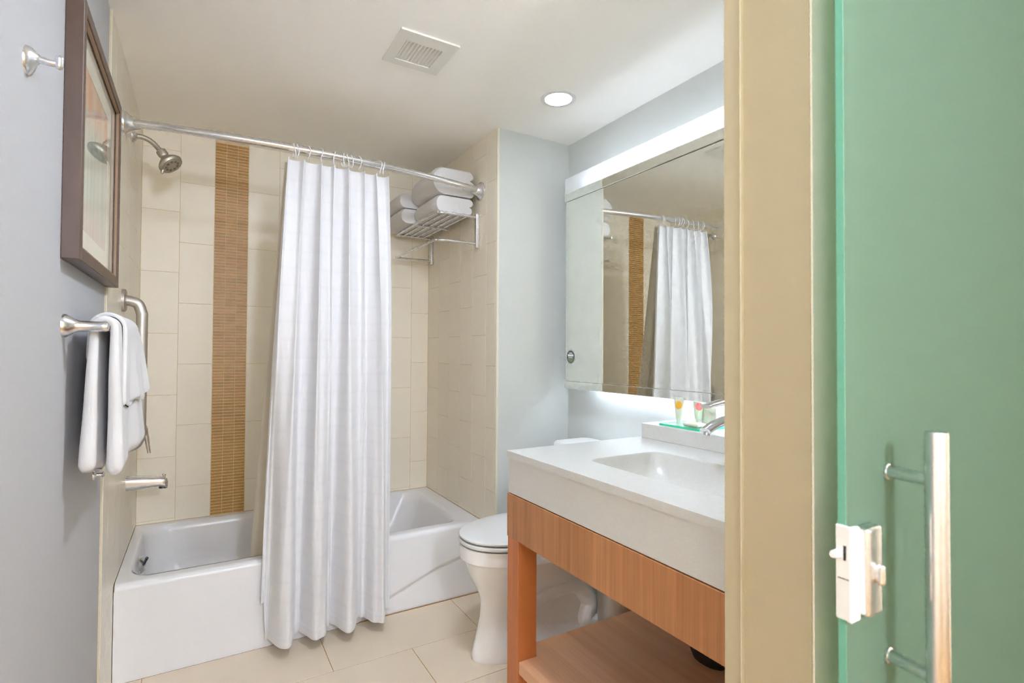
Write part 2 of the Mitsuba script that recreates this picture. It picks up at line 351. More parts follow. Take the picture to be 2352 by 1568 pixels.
pr_ = [box(MX - .0026, MX - .0018, by - w, by + w, bz + a, bz + b) for w, a, b in ((.013, .016, .0205), (.023, .0015, .0125), (.018, -.0065, -.002))]
add(k + '__badge__print_lines', cat(*pr_), M_BADGET)

# fill lamps added out of view, at the bathroom entrance and in the hall
def globe_fill_lamp(k, x, y, label, col, L, r, drop):
    tag(k, label, 'ceiling light')
    a = np.linspace(8, 172, 19)
    lamp(k + '__globe', lathe([(r * math.sin(math.radians(t)), H - drop - r * math.cos(math.radians(t))) for t in a], (x, y, 0), n=32), col, L)
    add(k + '__stem', lathe([(.018, H - drop + r * .98), (.012, H - drop + r + .01), (.012, H - .02), (.05, H - .015), (.055, H)], (x, y, 0)), M_SATIN, 35)
k = 'ceiling_fill_lamp'  # unseen lamp, added to even out the bathroom light
tag(k, 'added fill lamp out of view, a low opal dome on the ceiling near the bathroom entrance', 'ceiling light')
lamp(k + '__shade', lathe([(.0, H - .034), (.07, H - .032), (.115, H - .026), (.127, H - .018), (.128, H - .012)], (0.98, 1.24, 0), n=32), COOL, ROOM_FILL)
add(k + '__base', lathe([(.138, H - .012), (.138, H)], (0.98, 1.24, 0)), M_WHITE)
globe_fill_lamp('hall_fill_lamp', .30, -.12, 'added fill lamp out of view, an opal globe in the hall just outside the doorway', COOL, HALL_FILL, .10, .30)  # unseen, added to light the doorway side
globe_fill_lamp('hall_fill_lamp_001', .64, -1.3, 'added fill lamp out of view, an opal globe in the hall behind the camera', COOL, HALL_FILL_FAR, .14, .42)  # unseen, added as frontal fill for the alcove

# ------------------------------------------------------------------ bathtub
k = 'bathtub'
tag(k, 'white enamel alcove bathtub behind the shower curtain', 'bathtub')
def tub_ring(f, b, l, r, z, rad, n=10):
    return at_z(rrect(l, XE - r, YA + f, YB - b, rad, n), z)
R = []
e = .0015
for a in np.radians(np.linspace(0, 90, 7)):
    q = .022 * (1 - math.cos(a)); R.append(tub_ring(q, e, e, e, ZR - .022 + .022 * math.sin(a), .006 + q * .3))
R.append(tub_ring(.05, .030, .030, .06, ZR, .06))
R.append(tub_ring(.062, .036, .036, .075, ZR - .001, .09))
R.append(tub_ring(.075, .046, .043, .09, ZR - .010, .10))
R.append(tub_ring(.084, .054, .048, .105, ZR - .035, .11))
R.append(tub_ring(.10, .07, .056, .16, .20, .12))
R.append(tub_ring(.125, .095, .075, .22, .105, .13))
R.append(tub_ring(.16, .13, .11, .26, .075, .12))
R.append(tub_ring(.30, .27, .45, .55, .068, .09))
V = np.vstack(R); m = skin(V, len(R), len(R[0]), False)
ctr = len(m.vertices); o = (len(R) - 1) * len(R[0]); n_ = len(R[0])
m = trimesh.Trimesh(np.vstack([m.vertices, [[.76, 2.8, .067]]]), np.vstack([m.faces, [[o + j, o + (j + 1) % n_, ctr] for j in range(n_)]]), process=False)
add(k + '__basin', m, M_TUB, 50)
# apron: flat upper part, foot set back behind a crease that climbs to the right
nx, nz = 90, 50
gx, gz = np.meshgrid(np.linspace(e, XE - e, nx), np.linspace(0.0, ZR - .022, nz))
crease = np.interp(gx, [0, .95, 1.05, 1.28, 1.50], [-.05, .02, .085, .17, .215])
ss = np.clip((gz - crease + .012) / .022, 0, 1); ss = ss * ss * (3 - 2 * ss)
front = np.stack([gx, YA + .010 * (1 - ss) * (gx > .9), gz], -1)
back = front.copy(); back[..., 1] = YA + .03
def grid_solid(A, B):
    r, c = A.shape[:2]; i, j = np.meshgrid(np.arange(r - 1), np.arange(c - 1), indexing='ij'); a = (i * c + j).ravel(); q = np.stack([a, a + 1, a + c + 1, a + c], 1); o = r * c
    return trimesh.Trimesh(np.vstack([A.reshape(-1, 3), B.reshape(-1, 3)]), np.vstack([q[:, [0, 1, 2]], q[:, [0, 2, 3]], q[:, [0, 2, 1]] + o, q[:, [0, 3, 2]] + o]), process=False)
add(k + '__apron', grid_solid(front, back), M_TUB, 40)
oax = np.array([1, -.40, .12]); oc = np.array([.048, 2.80, .295])
add(k + '__overflow_plate', lathe([(.037, 0), (.037, .004), (.032, .012), (.018, .017), (.004, .018)], oc, oax), M_CHROME, 35)
b_ = trimesh.creation.icosphere(2, .005).vertices; oax = oax / np.linalg.norm(oax)
add(k + '__overflow_plate__lever', hull(np.vstack([b_ + oc + oax * .017, b_ * 1.2 + oc + oax * .030 + [0, 0, .026]])), M_DARKMETAL, 40)
add(k + '__drain', lathe([(.032, 0), (.032, .003), (.022, .004), (.02, .001)], (.30, 2.80, .071)), M_CHROME, 35)

# ------------------------------------------------------------------ shower fittings
k = 'shower_fixture'
tag(k, 'brushed metal shower head on a bent arm by the curtain rod', 'shower head')
sy = 2.753
add(k + '__flange', lathe([(.031, 0), (.029, .006), (.018, .015), (.012, .018)], (0, sy, 2.142), (1, 0, 0)), M_CHROME, 35)
add(k + '__arm', tube(bez([(.005, sy, 2.142), (.035, sy, 2.145), (.070, sy, 2.130), (.102, sy, 2.096), (.108, sy, 2.088)], 8), .0105), M_NICKEL, 40)
ax = np.array([.62, -.30, -.80]); ax /= np.linalg.norm(ax)
c0 = np.array([.100, sy, 2.100])
add(k + '__collar', lathe([(.016, 0), (.020, .003), (.021, .022), (.017, .032), (.013, .034)], c0, np.array([.55, -.1, -.82])), M_NICKEL, 35)
c1 = c0 + np.array([.018, -.004, -.030])
add(k + '__head', lathe([(.015, -.004), (.022, .004), (.034, .014), (.046, .026), (.050, .033), (.050, .037), (.046, .045), (.043, .046)], c1, ax), M_NICKEL, 35)
add(k + '__spray_face', lathe([(.040, .0), (.040, .0015), (.0, .0016)], c1 + ax * .0455, ax), M_SATIN, 35)
b1 = np.cross(ax, [0, 1, 0]); b1 /= np.linalg.norm(b1); b2 = np.cross(ax, b1)
for i in range(9):
    a = i * 2 * math.pi / 9; p = c1 + ax * .0468 + (b1 * math.cos(a) + b2 * math.sin(a)) * .026
    add(num(k + '__spray_face__nozzle'), lathe([(.006, 0), (.0045, .002)], p, ax, 10), M_GREYRUB)
lv = c1 + ax * .036 - np.array([.048 * .55, 0, .048 * .6])
add(k + '__selector', hull(np.vstack([trimesh.creation.icosphere(2, .008).vertices + lv, trimesh.creation.icosphere(2, .0065).vertices + lv + [-.004, 0, -.014]])), M_NICKEL, 40)

k = 'shower_valve'
tag(k, 'chrome shower valve lever half hidden behind the hanging towel', 'shower valve')
add(k + '__plate', lathe([(.085, 0), (.083, .006), (.07, .011), (.03, .014)], (0, 2.77, .88), (1, 0, 0)), M_CHROME, 35)
add(k + '__hub', lathe([(.026, .0), (.026, .045), (.022, .062), (.01, .066)], (0.006, 2.77, .88), (1, 0, 0)), M_CHROME, 35)
add(k + '__lever', tube(bez([(.060, 2.77, .885), (.068, 2.77, .85), (.078, 2.77, .782)], 8), np.linspace(.012, .0065, 17)), M_CHROME, 40)

k = 'tub_spout'
tag(k, 'chrome tub spout low on the left tile wall', 'tub faucet')
rings = []
for x, zc, hw, hh in ((.0, .660, .030, .030), (.03, .660, .029, .029), (.09, .657, .026, .022), (.12, .655, .0245, .0205), (.138, .650, .022, .0215), (.145, .645, .019, .0195), (.1475, .642, .012, .013)):
    an = np.linspace(0, 2 * np.pi, 28, endpoint=False); p = 3.0
    u, v = np.cos(an), np.sin(an); s = (np.abs(u) ** p + np.abs(v) ** p) ** (-1 / p)
    rings.append(np.column_stack([np.full(28, x), 2.77 + hw * u * s, zc + hh * v * s]))
add(k + '__body', loft(rings), M_CHROME, 40)
add(k + '__outlet', lathe([(.015, 0), (.0155, .012), (.012, .0125)], (.131, 2.77, .638), (0, 0, -1)), M_DARKMETAL, 35)
add(k + '__diverter', lathe([(.0045, 0), (.0045, .012), (.0075, .013), (.0075, .018), (.003, .02)], (.134, 2.77, .668)), M_CHROME, 35)

k = 'grab_bar'
tag(k, 'upright satin steel grab bar on the left tile wall behind the towel', 'grab bar')
add(k + '__bar', tube(np.vstack([[(.004, 2.52, 1.42)], bez([(.02, 2.52, 1.42), (.05, 2.52, 1.408), (.064, 2.52, 1.37)], 8), bez([(.064, 2.52, 1.30), (.064, 2.52, .97), (.064, 2.52, .90), (.05, 2.52, .862), (.02, 2.52, .85)], 8), [(.004, 2.52, .85)]]), .0195), M_SATIN, 40)
for z in (1.42, .85):
    add(num(k + '__flange'), lathe([(.044, 0), (.044, .010), (.040, .013), (.02, .014)], (0, 2.52, z), (1, 0, 0)), M_SATIN, 35)

# ------------------------------------------------------------------ curtain rod, curtain, rings
RODZ = lambda x: 2.089 - .0125 * x
def rod_y(x): return 2.455 - .092 * np.sin(np.pi * np.clip(x / XE, 0, 1)) ** .8
k = 'curtain_rod'
tag(k, 'bowed chrome shower curtain rod above the bathtub', 'curtain rod')
xs = np.concatenate([[0.006], np.linspace(.03, XE - .03, 60), [XE - .006]])
add(k + '__rod', tube(np.column_stack([xs, rod_y(xs), RODZ(xs)]), .0155, 24), M_CHROME, 40)
for x, d in ((0, 1), (XE, -1)):
    add(num(k + '__flange'), lathe([(.047, 0), (.046, .006), (.040, .011), (.031, .020), (.024, .036), (.0175, .05), (.0158, .056)], (x, float(rod_y(x)), float(RODZ(x))), (d, 0, 0)), M_CHROME, 35)
def curtain_grid(nu, nv, x_top, x_bot, ztop, zbot, yoff, a7, a4, ph=0.0):
    u = np.linspace(0, 1, nu)[None, :]; v = np.linspace(0, 1, nv)[:, None]
    xt = x_top[0] + (x_top[1] - x_top[0]) * u; xb = x_bot[0] + (x_bot[1] - x_bot[0]) * u
    w = v ** .8
    x = xt * (1 - w) + xb * w
    p7 = 2 * np.pi * (7 * u + .10 * np.sin(2 * np.pi * u * 2.3)) + ph
    p4 = 2 * np.pi * ((x - .57) / .128) + np.pi / 2 * 0
    fade = 1 - np.clip((v - .25) / .6, 0, 1)
    f7 = a7 * np.tanh(1.8 * np.sin(p7)) * (.3 + .7 * fade)
    f4 = a4 * np.tanh(1.25 * np.cos(p4 + .3 * np.sin(p4))) * np.clip(v * 1.15, 0, 1) ** .75
    small = .0045 * np.sin(p7 * 2.3 + 5 * v) * v
    y = rod_y(x) + yoff(v) - f7 * 1.0 - f4 + small
    x = x + .012 * np.cos(p7) * fade + .010 * np.sin(p4) * v
    z = ztop(u, v) * (1 - v) + zbot(u) * v
    return np.stack([x, y + 0 * x, z + 0 * x], -1)
k = 'shower_curtain'
tag(k, 'white woven shower curtain hanging in folds outside the bathtub', 'curtain')
def zb(u): return .045 + .155 * np.clip((.055 - u) / .03, 0, 1)
G = curtain_grid(420, 90, (.556, .985), (.480, 1.035), lambda u, v: 2.036 - .012 * np.sin(np.pi * (7 * u % 1)) ** 2 * 0 - .006 * u, zb, lambda v: -.022 * v - .012 * np.clip(v * 3, 0, 1), .020, .062)
G[..., 1] = np.minimum(G[..., 1], 2.408 + np.clip((G[..., 2] - .36) * .5, 0, .1))
nh = 3
add(k + '__fabric', sheet(G[:-nh + 1], .0012), M_CURTAIN, True)
hemG = G[-nh:].copy(); hemG[..., 1] -= .0008
add(k + '__hem', sheet(np.stack([hemG[0] * (1 - t) + hemG[-1] * t for t in np.linspace(0, 1, 4)]), .0028), M_CURTAIN, True)
k = 'curtain_liner'
tag(k, 'thin cream shower liner hanging inside the bathtub behind the white curtain', 'shower liner')
u = np.linspace(0, 1, 260)[None, :]; v = np.linspace(0, 1, 50)[:, None]
x = (.560 + .435 * u) * (1 - v) + (.455 + .615 * u) * v
yl = rod_y(x) * (1 - v) + (2.545) * v + .030 * (1 - v) + .036 * v + (.005 * (1 - v) + .014 * v) * np.sin(2 * np.pi * 6.5 * u + .7)
G2 = np.stack([x, yl, 2.028 * (1 - v) + .20 * v + 0 * x], -1)
add(k + '__sheet', sheet(G2, .0008), M_LINER, True)
for i, x in enumerate((.592, .604, .649, .700, .752, .793, .810, .828, .864, .958, .972)):
    rk = num('curtain_ring'); y = float(rod_y(x)); z = float(RODZ(x)); an = np.linspace(0, 2 * np.pi, 25)
    P = np.column_stack([x + .004 * np.sin(an * 2 + i), y + .0205 * np.cos(an), z - .011 + .0295 * np.sin(an)])
    add(rk, tube(P, .0022, 8, False), M_RING, True)
    tag(rk, 'white plastic curtain ring on the chrome rod, %s' % ('leftmost of the row', 'second from the left', 'third from the left', 'fourth from the left', 'fifth from the left', 'middle one of the row', 'fifth from the right', 'fourth from the right', 'third from the right', 'second from the right', 'rightmost of the row')[i], 'curtain ring', 'curtain rings on the rod')

# ------------------------------------------------------------------ towel rack and towels
k = 'towel_rack'
tag(k, 'chrome hotel towel rack on the end wall of the tub alcove', 'towel rack')
ya, yb, zs = 2.475, 3.11, 1.935
XO = 1.285
def rod(P, r=.0065, s=14): return tube(P, r, s)
add(k + '__shelf_rim', cat(rod(bez([(XE - .02, ya, zs), (XO + .05, ya, zs), (XO + .012, ya + .012, zs), (XO, ya + .05, zs), (XO, yb - .05, zs), (XO + .012, yb - .012, zs), (XO + .05, yb, zs), (XE - .02, yb, zs)], 8), .0075)), M_CHROME, 40)
for i in range(4):
    x = XO + .042 + i * .042
    add(num(k + '__shelf_bar'), rod([(x, ya, zs), (x, yb, zs)], .005), M_CHROME, 40)
add(k + '__cross_bar', rod([(XO, 2.79, zs - .008), (XE - .04, 2.79, zs - .008)], .005), M_CHROME, 40)
for y in (ya, yb):
    add(num(k + '__bracket'), rbox(XE - .022, XE, y - .011, y + .011, zs - .165, zs + .02, .006, 2), M_CHROME, 40)
zl = zs - .14
add(k + '__hanging_bar', rod(bez([(XE - .02, ya, zl), (XO + .06, ya, zl), (XO + .01, ya + .02, zl), (XO - .005, ya + .07, zl), (XO - .005, yb - .07, zl), (XO + .005, yb - .01, zl), (XE - .02, yb, zl)], 8), .006), M_CHROME, 40)

def folded(x0, x1, y0, y1, z0, z1, layers, seed, roll=None):
    """a folded towel: rounded folds seen on the -x side, layered ends seen on -y"""
    ny = 22; rings = []
    r = np.random.default_rng(seed); h = (z1 - z0)
    P = []
    prof = []
    # outline in (x, z): folded edge rounded at x0, layers stepping at x1
    hh = h / 2
    for a in np.linspace(90, 270, 17): prof.append((x0 + hh * .9 + hh * .9 * math.cos(math.radians(a)), z0 + hh + hh * math.sin(math.radians(a))))
    lay = layers
    for i in range(lay):
        za, zb_ = z0 + h * i / lay, z0 + h * (i + 1) / lay; q = (zb_ - za) / 2; xo = x1 - q + r.uniform(-.008, .004)
        for a in np.linspace(-80, 80, 9): prof.append((xo + q * math.cos(math.radians(a)), (za + zb_) / 2 + q * .97 * math.sin(math.radians(a))))
    prof = np.array(prof)[::-1]
    cx, cz = (x0 + x1) / 2, (z0 + z1) / 2
    for i in range(ny):
        t = i / (ny - 1); y = y0 + (y1 - y0) * t
        e_ = min(t, 1 - t) * (y1 - y0); s = 1 - .10 * math.exp(-(e_ / .012) ** 2)
        s2 = 1 - .05 * math.exp(-(e_ / .02) ** 2)
        w = meshkit.noise(np.column_stack([prof[:, 0] * 14, np.full(len(prof), y * 9), prof[:, 1] * 14]), seed)[:, None] - .5
        q = np.column_stack([cx + (prof[:, 0] - cx) * s2, np.full(len(prof), y), z0 + (prof[:, 1] - z0) * (1 - (1 - s) * .8)])
        q[:, 0] += .010 * w[:, 0]; q[:, 2] += .008 * w[:, 0] * (q[:, 2] > z0 + .012)
        rings.append(q)
    return loft(rings)
zt = zs + .0075
add('bath_towel', folded(1.278, 1.500, 2.49, 2.80, zt, zt + .092, 2, 3), M_TERRY, 50)
tag('bath_towel', 'folded white bath towel at the bottom of the near stack on the rack', 'towel', 'folded towels on the rack')
add('bath_towel_001', folded(1.262, 1.500, 2.49, 2.81, zt + .093, zt + .238, 3, 5), M_TERRY, 50)
tag('bath_towel_001', 'thick folded white bath towel on top of the near stack on the rack', 'towel', 'folded towels on the rack')
add('bath_towel_002', folded(1.205, 1.490, 2.815, 3.12, zt, zt + .085, 2, 8), M_TERRY, 50)
tag('bath_towel_002', 'folded white towel at the bottom of the far stack on the rack', 'towel', 'folded towels on the rack')
add('bath_towel_003', folded(1.195, 1.490, 2.82, 3.125, zt + .086, zt + .168, 2, 9), M_TERRY, 50)
tag('bath_towel_003', 'folded white towel on top of the far stack on the rack', 'towel', 'folded towels on the rack')

# ------------------------------------------------------------------ left wall: picture, hook, towel bar
WL = -.006
k = 'framed_picture'
tag(k, 'abstract print in a dark brown wooden frame on the left wall', 'picture')
y0, y1, z0, z1, d = 1.503, 2.15, 1.432, 2.03, .028
zt_ = lambda: None
def rail(a, b, c, e_): return box(WL, d, a, b, c, e_, .0015)
fwid = .030
add(k + '__frame', cat(rail(y0, y0 + fwid, z0, z1), rail(y1 - fwid, y1, z0, z1), rail(y0 + fwid, y1 - fwid, z0, z0 + fwid), rail(y0 + fwid, y1 - fwid, z1 - fwid, z1)), M_FRAME)
def fil(a, b, c, e_): return box(d - .010, d - .0035, a, b, c, e_)
add(k + '__fillet', cat(fil(y0 + fwid, y0 + fwid + .005, z0 + fwid, z1 - fwid), fil(y1 - fwid - .005, y1 - fwid, z0 + fwid, z1 - fwid), fil(y0 + fwid, y1 - fwid, z0 + fwid, z0 + fwid + .005), fil(y0 + fwid, y1 - fwid, z1 - fwid - .005, z1 - fwid)), M_FRAMEIN)
mp = sg.box(y0 + fwid - .002, z0 + fwid - .002, y1 - fwid + .002, z1 - fwid + .002).difference(sg.box(PY0, PZ0, PY1, PZ1))
yz = np.array([[0, 0, 1, 0], [1, 0, 0, 0], [0, 1, 0, 0], [0, 0, 0, 1.0]])
mm = extrude(mp, .002); mm.apply_transform(yz); mm.apply_translation([d - .017, 0, 0])
add(k + '__mat', mm, M_MAT)
add(k + '__print', box(d - .021, d - .0175, PY0 - .01, PY1 + .01, PZ0 - .01, PZ1 + .01), M_ART)
add(k + '__glass', trimesh.Trimesh([[d - .0125, y0 + fwid, z0 + fwid], [d - .0125, y1 - fwid, z0 + fwid], [d - .0125, y1 - fwid, z1 - fwid], [d - .0125, y0 + fwid, z1 - fwid]], [[0, 1, 2], [0, 2, 3]], process=False), M_PANE)

k = 'robe_hook'
tag(k, 'small chrome robe hook high on the left wall beside the picture', 'hook')
an = np.linspace(0, 2 * np.pi, 28, endpoint=False); hy = 1.218
add(k + '__base', loft([np.column_stack([np.full(28, x), hy + w * np.cos(an), zc + h * np.sin(an)]) for x, w, h, zc in ((WL, .024, .026, 1.735), (WL + .004, .0235, .0255, 1.735), (WL + .009, .018, .020, 1.738), (WL + .014, .010, .011, 1.741), (WL + .018, .007, .0075, 1.742))]), M_CHROME, 40)
add(k + '__arm', tube(bez([(.008, hy, 1.742), (.024, hy, 1.740), (.038, hy, 1.741)], 8), np.linspace(.0068, .0050, 17)), M_CHROME, 40)
b_ = trimesh.creation.icosphere(2, .0068).vertices
add(k + '__tip', hull(np.vstack([b_ + [.038, hy, 1.738], b_ + [.0385, hy, 1.750]])), M_CHROME, 40)

k = 'towel_bar'
tag(k, 'chrome towel bar holding a white towel on the left wall', 'towel bar')
for y in (1.545, 2.0):
    add(num(k + '__post'), lathe([(.027, 0), (.0265, .005), (.022, .012), (.016, .02), (.0125, .03), (.0115, .05), (.0115, .07), (.0125, .076), (.010, .082), (.004, .085)], (WL, y, 1.284), (1, 0, 0)), M_CHROME, 35)
add(k + '__bar', tube([(.064, 1.545, 1.284), (.064, 2.0, 1.284)], .0085), M_CHROME, 40)

def drape(y0, y1, zf, zb, R, th0, th1, seed, flare):
    """a folded towel over the bar: a rounded slab swept from the front hem over the bar to the back hem"""
    bx, bz = .064, 1.284
    path = [(bx + R, zf + (bz - zf) * t, 1.0, 0.0, 1 - t) for t in np.linspace(0, 1, 40, endpoint=False)]
    path += [(bx + R * math.cos(a), bz + R * math.sin(a), math.cos(a), math.sin(a), 0) for a in np.linspace(0, math.pi, 17)]
    path += [(bx - R, bz - (bz - zb) * t, -1.0, 0.0, t) for t in np.linspace(0, 1, 41)[1:]]
    w = np.linspace(0, 1, 26); rings = []
    ends = [(0, .45), (len(path) - 1, .45), (1, .8), (len(path) - 2, .8)]
    for i, (x, z, nx_, nz_, hang) in enumerate(path):
        th = th0 + (th1 - th0) * hang
        for e_, f_ in ends:
            if i == e_: th *= f_
        h2 = th / 2; k_ = hang ** .8
        wav = (.006 * np.sin(w * 10 + seed) + .004 * np.sin(w * 21 + 2 * seed + z * 6)) * k_
        fl = flare * w ** 1.3 * k_ * (1 if nx_ > 0 else .15)
        yy = y0 + (y1 - y0) * w + .010 * k_ * (w - .5) + .003 * math.sin(z * 30 + seed)
        dz = hang * .008 * np.sin(w * 12 + seed) + hang * (.045 if th1 > .02 else .015) * w * (1 if nx_ > 0 else 0)
        o = np.column_stack([x + nx_ * (h2 + wav + fl), yy, z + nz_ * h2 + dz])
        n_ = np.column_stack([x + nx_ * (-h2 + wav * .6 + fl), yy, z - nz_ * h2 + dz])
        cap = []
        for t in np.linspace(0, np.pi, 8)[1:-1]:
            c_, s_ = math.cos(t), math.sin(t); cap.append([c_, s_])
        e1 = np.array([(o[-1] + n_[-1]) / 2 + (o[-1] - n_[-1]) / 2 * c_ + np.array([0, h2 * s_, 0]) for c_, s_ in cap])
        e0 = np.array([(o[0] + n_[0]) / 2 - (o[0] - n_[0]) / 2 * c_ - np.array([0, h2 * s_, 0]) for c_, s_ in cap])
        r_ = np.vstack([o, e1, n_[::-1], e0]); r_[:, 0] = np.maximum(r_[:, 0], .003); rings.append(r_)
    return loft(rings)
add('hand_towel', drape(1.585, 1.955, .925, .935, .0195, .017, .032, 1.0, .028), M_TERRY, 60)
tag('hand_towel', 'white hand towel hanging over the chrome towel bar', 'towel')
add('washcloth', drape(1.640, 1.925, 1.085, 1.20, .0345, .0095, .011, 2.2, .030), M_TERRY, 60)
tag('washcloth', 'shorter white cloth draped over the hand towel on the bar', 'towel')
k = 'wall_bumper'
tag(k, 'tiny chrome fitting on the left wall just below the hanging towel', 'wall fitting')
add(k, lathe([(.014, 0), (.013, .004), (.007, .008), (.006, .02), (.009, .024), (.004, .028)], (WL, 1.985, .857), (1, 0, 0)), M_CHROME, 35)

# ------------------------------------------------------------------ toilet
k = 'toilet'
tag(k, 'white two-piece toilet standing between the tub and the vanity', 'toilet')
TY = 1.90
def egg(x0, x1, w, n=48, p=2.0, blunt=.35):
    """plan outline: round nose at x0, blunter tail at x1"""
    a = np.linspace(0, 2 * np.pi, n, endpoint=False); u = np.cos(a); v = np.sin(a)
    xc = x0 + (x1 - x0) * .52
    x = np.where(u < 0, xc + (xc - x0) * u, xc + (x1 - xc) * np.sign(u) * np.abs(u) ** (1 - blunt))
    y = TY + w * np.sign(v) * np.abs(v) ** (.92)
    return np.column_stack([x, y])
rings = []
for z, x0, x1, w, bl in ((0, 1.215, 1.90, .118, .5), (.012, 1.212, 1.90, .12, .5), (.03, 1.216, 1.90, .118, .5), (.09, 1.232, 1.885, .106, .5), (.16, 1.248, 1.86, .096, .45), (.215, 1.252, 1.84, .092, .4), (.255, 1.243, 1.82, .104, .35),
                         (.30, 1.222, 1.80, .135, .3), (.345, 1.200, 1.80, .164, .3), (.385, 1.186, 1.81, .179, .3), (.398, 1.180, 1.81, .184, .3), (.405, 1.168, 1.82, .192, .3), (.450, 1.166, 1.82, .194, .3), (.456, 1.170, 1.815, .190, .3), (.4575, 1.195, 1.79, .168, .3)):
    rings.append(at_z(egg(x0, x1, w, blunt=bl), z))
add(k + '__bowl', loft(rings), M_CHINA, 42)
# trapway bulges on both flanks and the foot
for s in (-1, 1):
    P = bez([(1.42, TY + s * .085, .215), (1.55, TY + s * .092, .245), (1.66, TY + s * .094, .235), (1.72, TY + s * .094, .16), (1.70, TY + s * .096, .09), (1.80, TY + s * .096, .06)], 10)
    m = tube(P, np.linspace(.03, .045, len(P)), 20); m.vertices[:, 1] = TY + (m.vertices[:, 1] - TY) * 1.0
    add(num(k + '__trapway'), m, M_CHINA, 50)
    add(num(k + '__bolt_cap'), lathe([(.016, 0), (.016, .008), (.011, .016), (.003, .019)], (1.56, TY + s * .128, .018)), M_CHINA, 40)
add(k + '__foot', loft([at_z(rrect(1.38, 1.90, TY - .145, TY + .145, .06, 8), 0), at_z(rrect(1.38, 1.90, TY - .145, TY + .145, .06, 8), .014), at_z(rrect(1.39, 1.895, TY - .135, TY + .135, .055, 8), .021)]), M_CHINA, 40)
add(k + '__seat', loft([at_z(egg(1.168, 1.70, .188, blunt=.5), .4635), at_z(egg(1.164, 1.70, .192, blunt=.5), .467), at_z(egg(1.164, 1.70, .192, blunt=.5), .477), at_z(egg(1.168, 1.70, .188, blunt=.5), .480)]), M_SEAT, 40)
lid = [at_z(egg(1.168, 1.70, .187, blunt=.5), .4862), at_z(egg(1.165, 1.70, .190, blunt=.5), .489), at_z(egg(1.166, 1.70, .189, blunt=.5), .494), at_z(egg(1.180, 1.69, .176, blunt=.5), .500), at_z(egg(1.25, 1.66, .12, blunt=.5), .505), at_z(egg(1.36, 1.60, .05, blunt=.4), .5065)]
add(k + '__lid', loft(lid), M_SEAT, 30)
add(k + '__seat_gap_shade', cat(loft([at_z(egg(1.182, 1.69, .174, blunt=.5), .4560), at_z(egg(1.182, 1.69, .174, blunt=.5), .4640)]), loft([at_z(egg(1.182, 1.69, .174, blunt=.5), .4795), at_z(egg(1.182, 1.69, .174, blunt=.5), .4870)])), M_GREYRUB)  # dark filler painted in as the shade of the seat and lid gaps
for s in (-1, 1):
    add(num(k + '__hinge'), rbox(1.685, 1.725, TY + s * .075 - .018, TY + s * .075 + .018, .456, .492, .008, 2), M_SEAT, 40)
add(k + '__tank', loft([at_z(rrect(1.75, 1.945, TY - .18, TY + .18, .035, 6), .455), at_z(rrect(1.745, 1.95, TY - .195, TY + .195, .04, 6), .50), at_z(rrect(1.738, 1.955, TY - .205, TY + .205, .04, 6), .765)]), M_CHINA, 40)
add(k + '__tank_lid', loft([at_z(rrect(1.735, 1.956, TY - .212, TY + .212, .04, 6), .766), at_z(rrect(1.730, 1.957, TY - .216, TY + .216, .045, 6), .772), at_z(rrect(1.730, 1.957, TY - .216, TY + .216, .045, 6), .790), at_z(rrect(1.738, 1.950, TY - .208, TY + .208, .04, 6), .799)]), M_CHINA, 40)
add(k + '__tank_base', rbox(1.70, 1.93, TY - .10, TY + .10, .40, .458, .02, 2), M_CHINA, 40)
k = 'supply_valve'
tag(k, 'small chrome water supply valve on the wall behind the toilet', 'valve')
add(k + '__body', lathe([(.028, 0), (.026, .004), (.010, .008), (.010, .05), (.013, .052), (.013, .07), (.008, .074)], (XM, 1.765, .235), (-1, 0, 0)), M_CHROME, 35)
add(k + '__handle', lathe([(.016, 0), (.02, .006), (.02, .012), (.012, .016)], (XM - .06, 1.752, .235), (0, -1, 0)), M_CHROME, 35)
add(k + '__hose', tube(bez([(XM - .06, 1.766, .245), (XM - .062, 1.77, .31), (XM - .075, 1.79, .38), (XM - .08, 1.80, .45)], 8), .005, 10), M_SATIN, 40)

k = 'waste_bin'
tag(k, 'round chrome waste bin behind the vanity shelf next to the toilet', 'waste bin')
bc = (1.772, 1.655, 0)
add(k + '__can', lathe([(.092, .0), (.095, .004), (.097, .26), (.099, .262), (.099, .268), (.094, .268), (.092, .05), (.0, .05)], bc, n=48), M_SATIN, 35)
add(k + '__foot_ring', lathe([(.096, 0), (.0975, .004), (.0975, .014), (.096, .016)], bc, n=48), M_BLACK, 35)

# ------------------------------------------------------------------ vanity
VX, VL, VR, ZC = 1.158, 1.544, YWI + .004, .897
k = 'vanity_counter'
tag(k, 'white stone vanity countertop with an integral rectangular basin', 'countertop')
bas = rrect(1.297, 1.598, .800, 1.292, .045, 8)
slab_out = sg.box(VX, VR, XM, VL); hole = sg.Polygon(bas)
add(k + '__slab', cat(extrude(slab_out.difference(hole), .0225, ZC - .0225)), M_QUARTZ)
rr = lambda q, z, r: at_z(rrect(1.297 + q, 1.598 - q, .800 + q, 1.292 - q, r, 8), z)
B = [rr(0, ZC, .045), rr(.003, ZC - .006, .045), rr(.008, ZC - .03, .045), rr(.018, ZC - .06, .05), rr(.04, ZC - .085, .06), rr(.09, ZC - .098, .05), rr(.145, ZC - .102, .004)]
mB = skin(np.vstack(B), len(B), len(B[0]), False)
add(k + '__basin', cat(mB, trimesh.Trimesh(B[-1], [[0, i, i + 1] for i in range(1, len(B[-1]) - 1)], process=False)), M_QUARTZ, 40)
add(k + '__drain', lathe([(.03, 0), (.03, .003), (.022, .004), (.021, .001)], (1.45, 1.046, ZC - .1015)), M_CHROME, 35)
fz0, fz1 = .7575, ZC - .0225
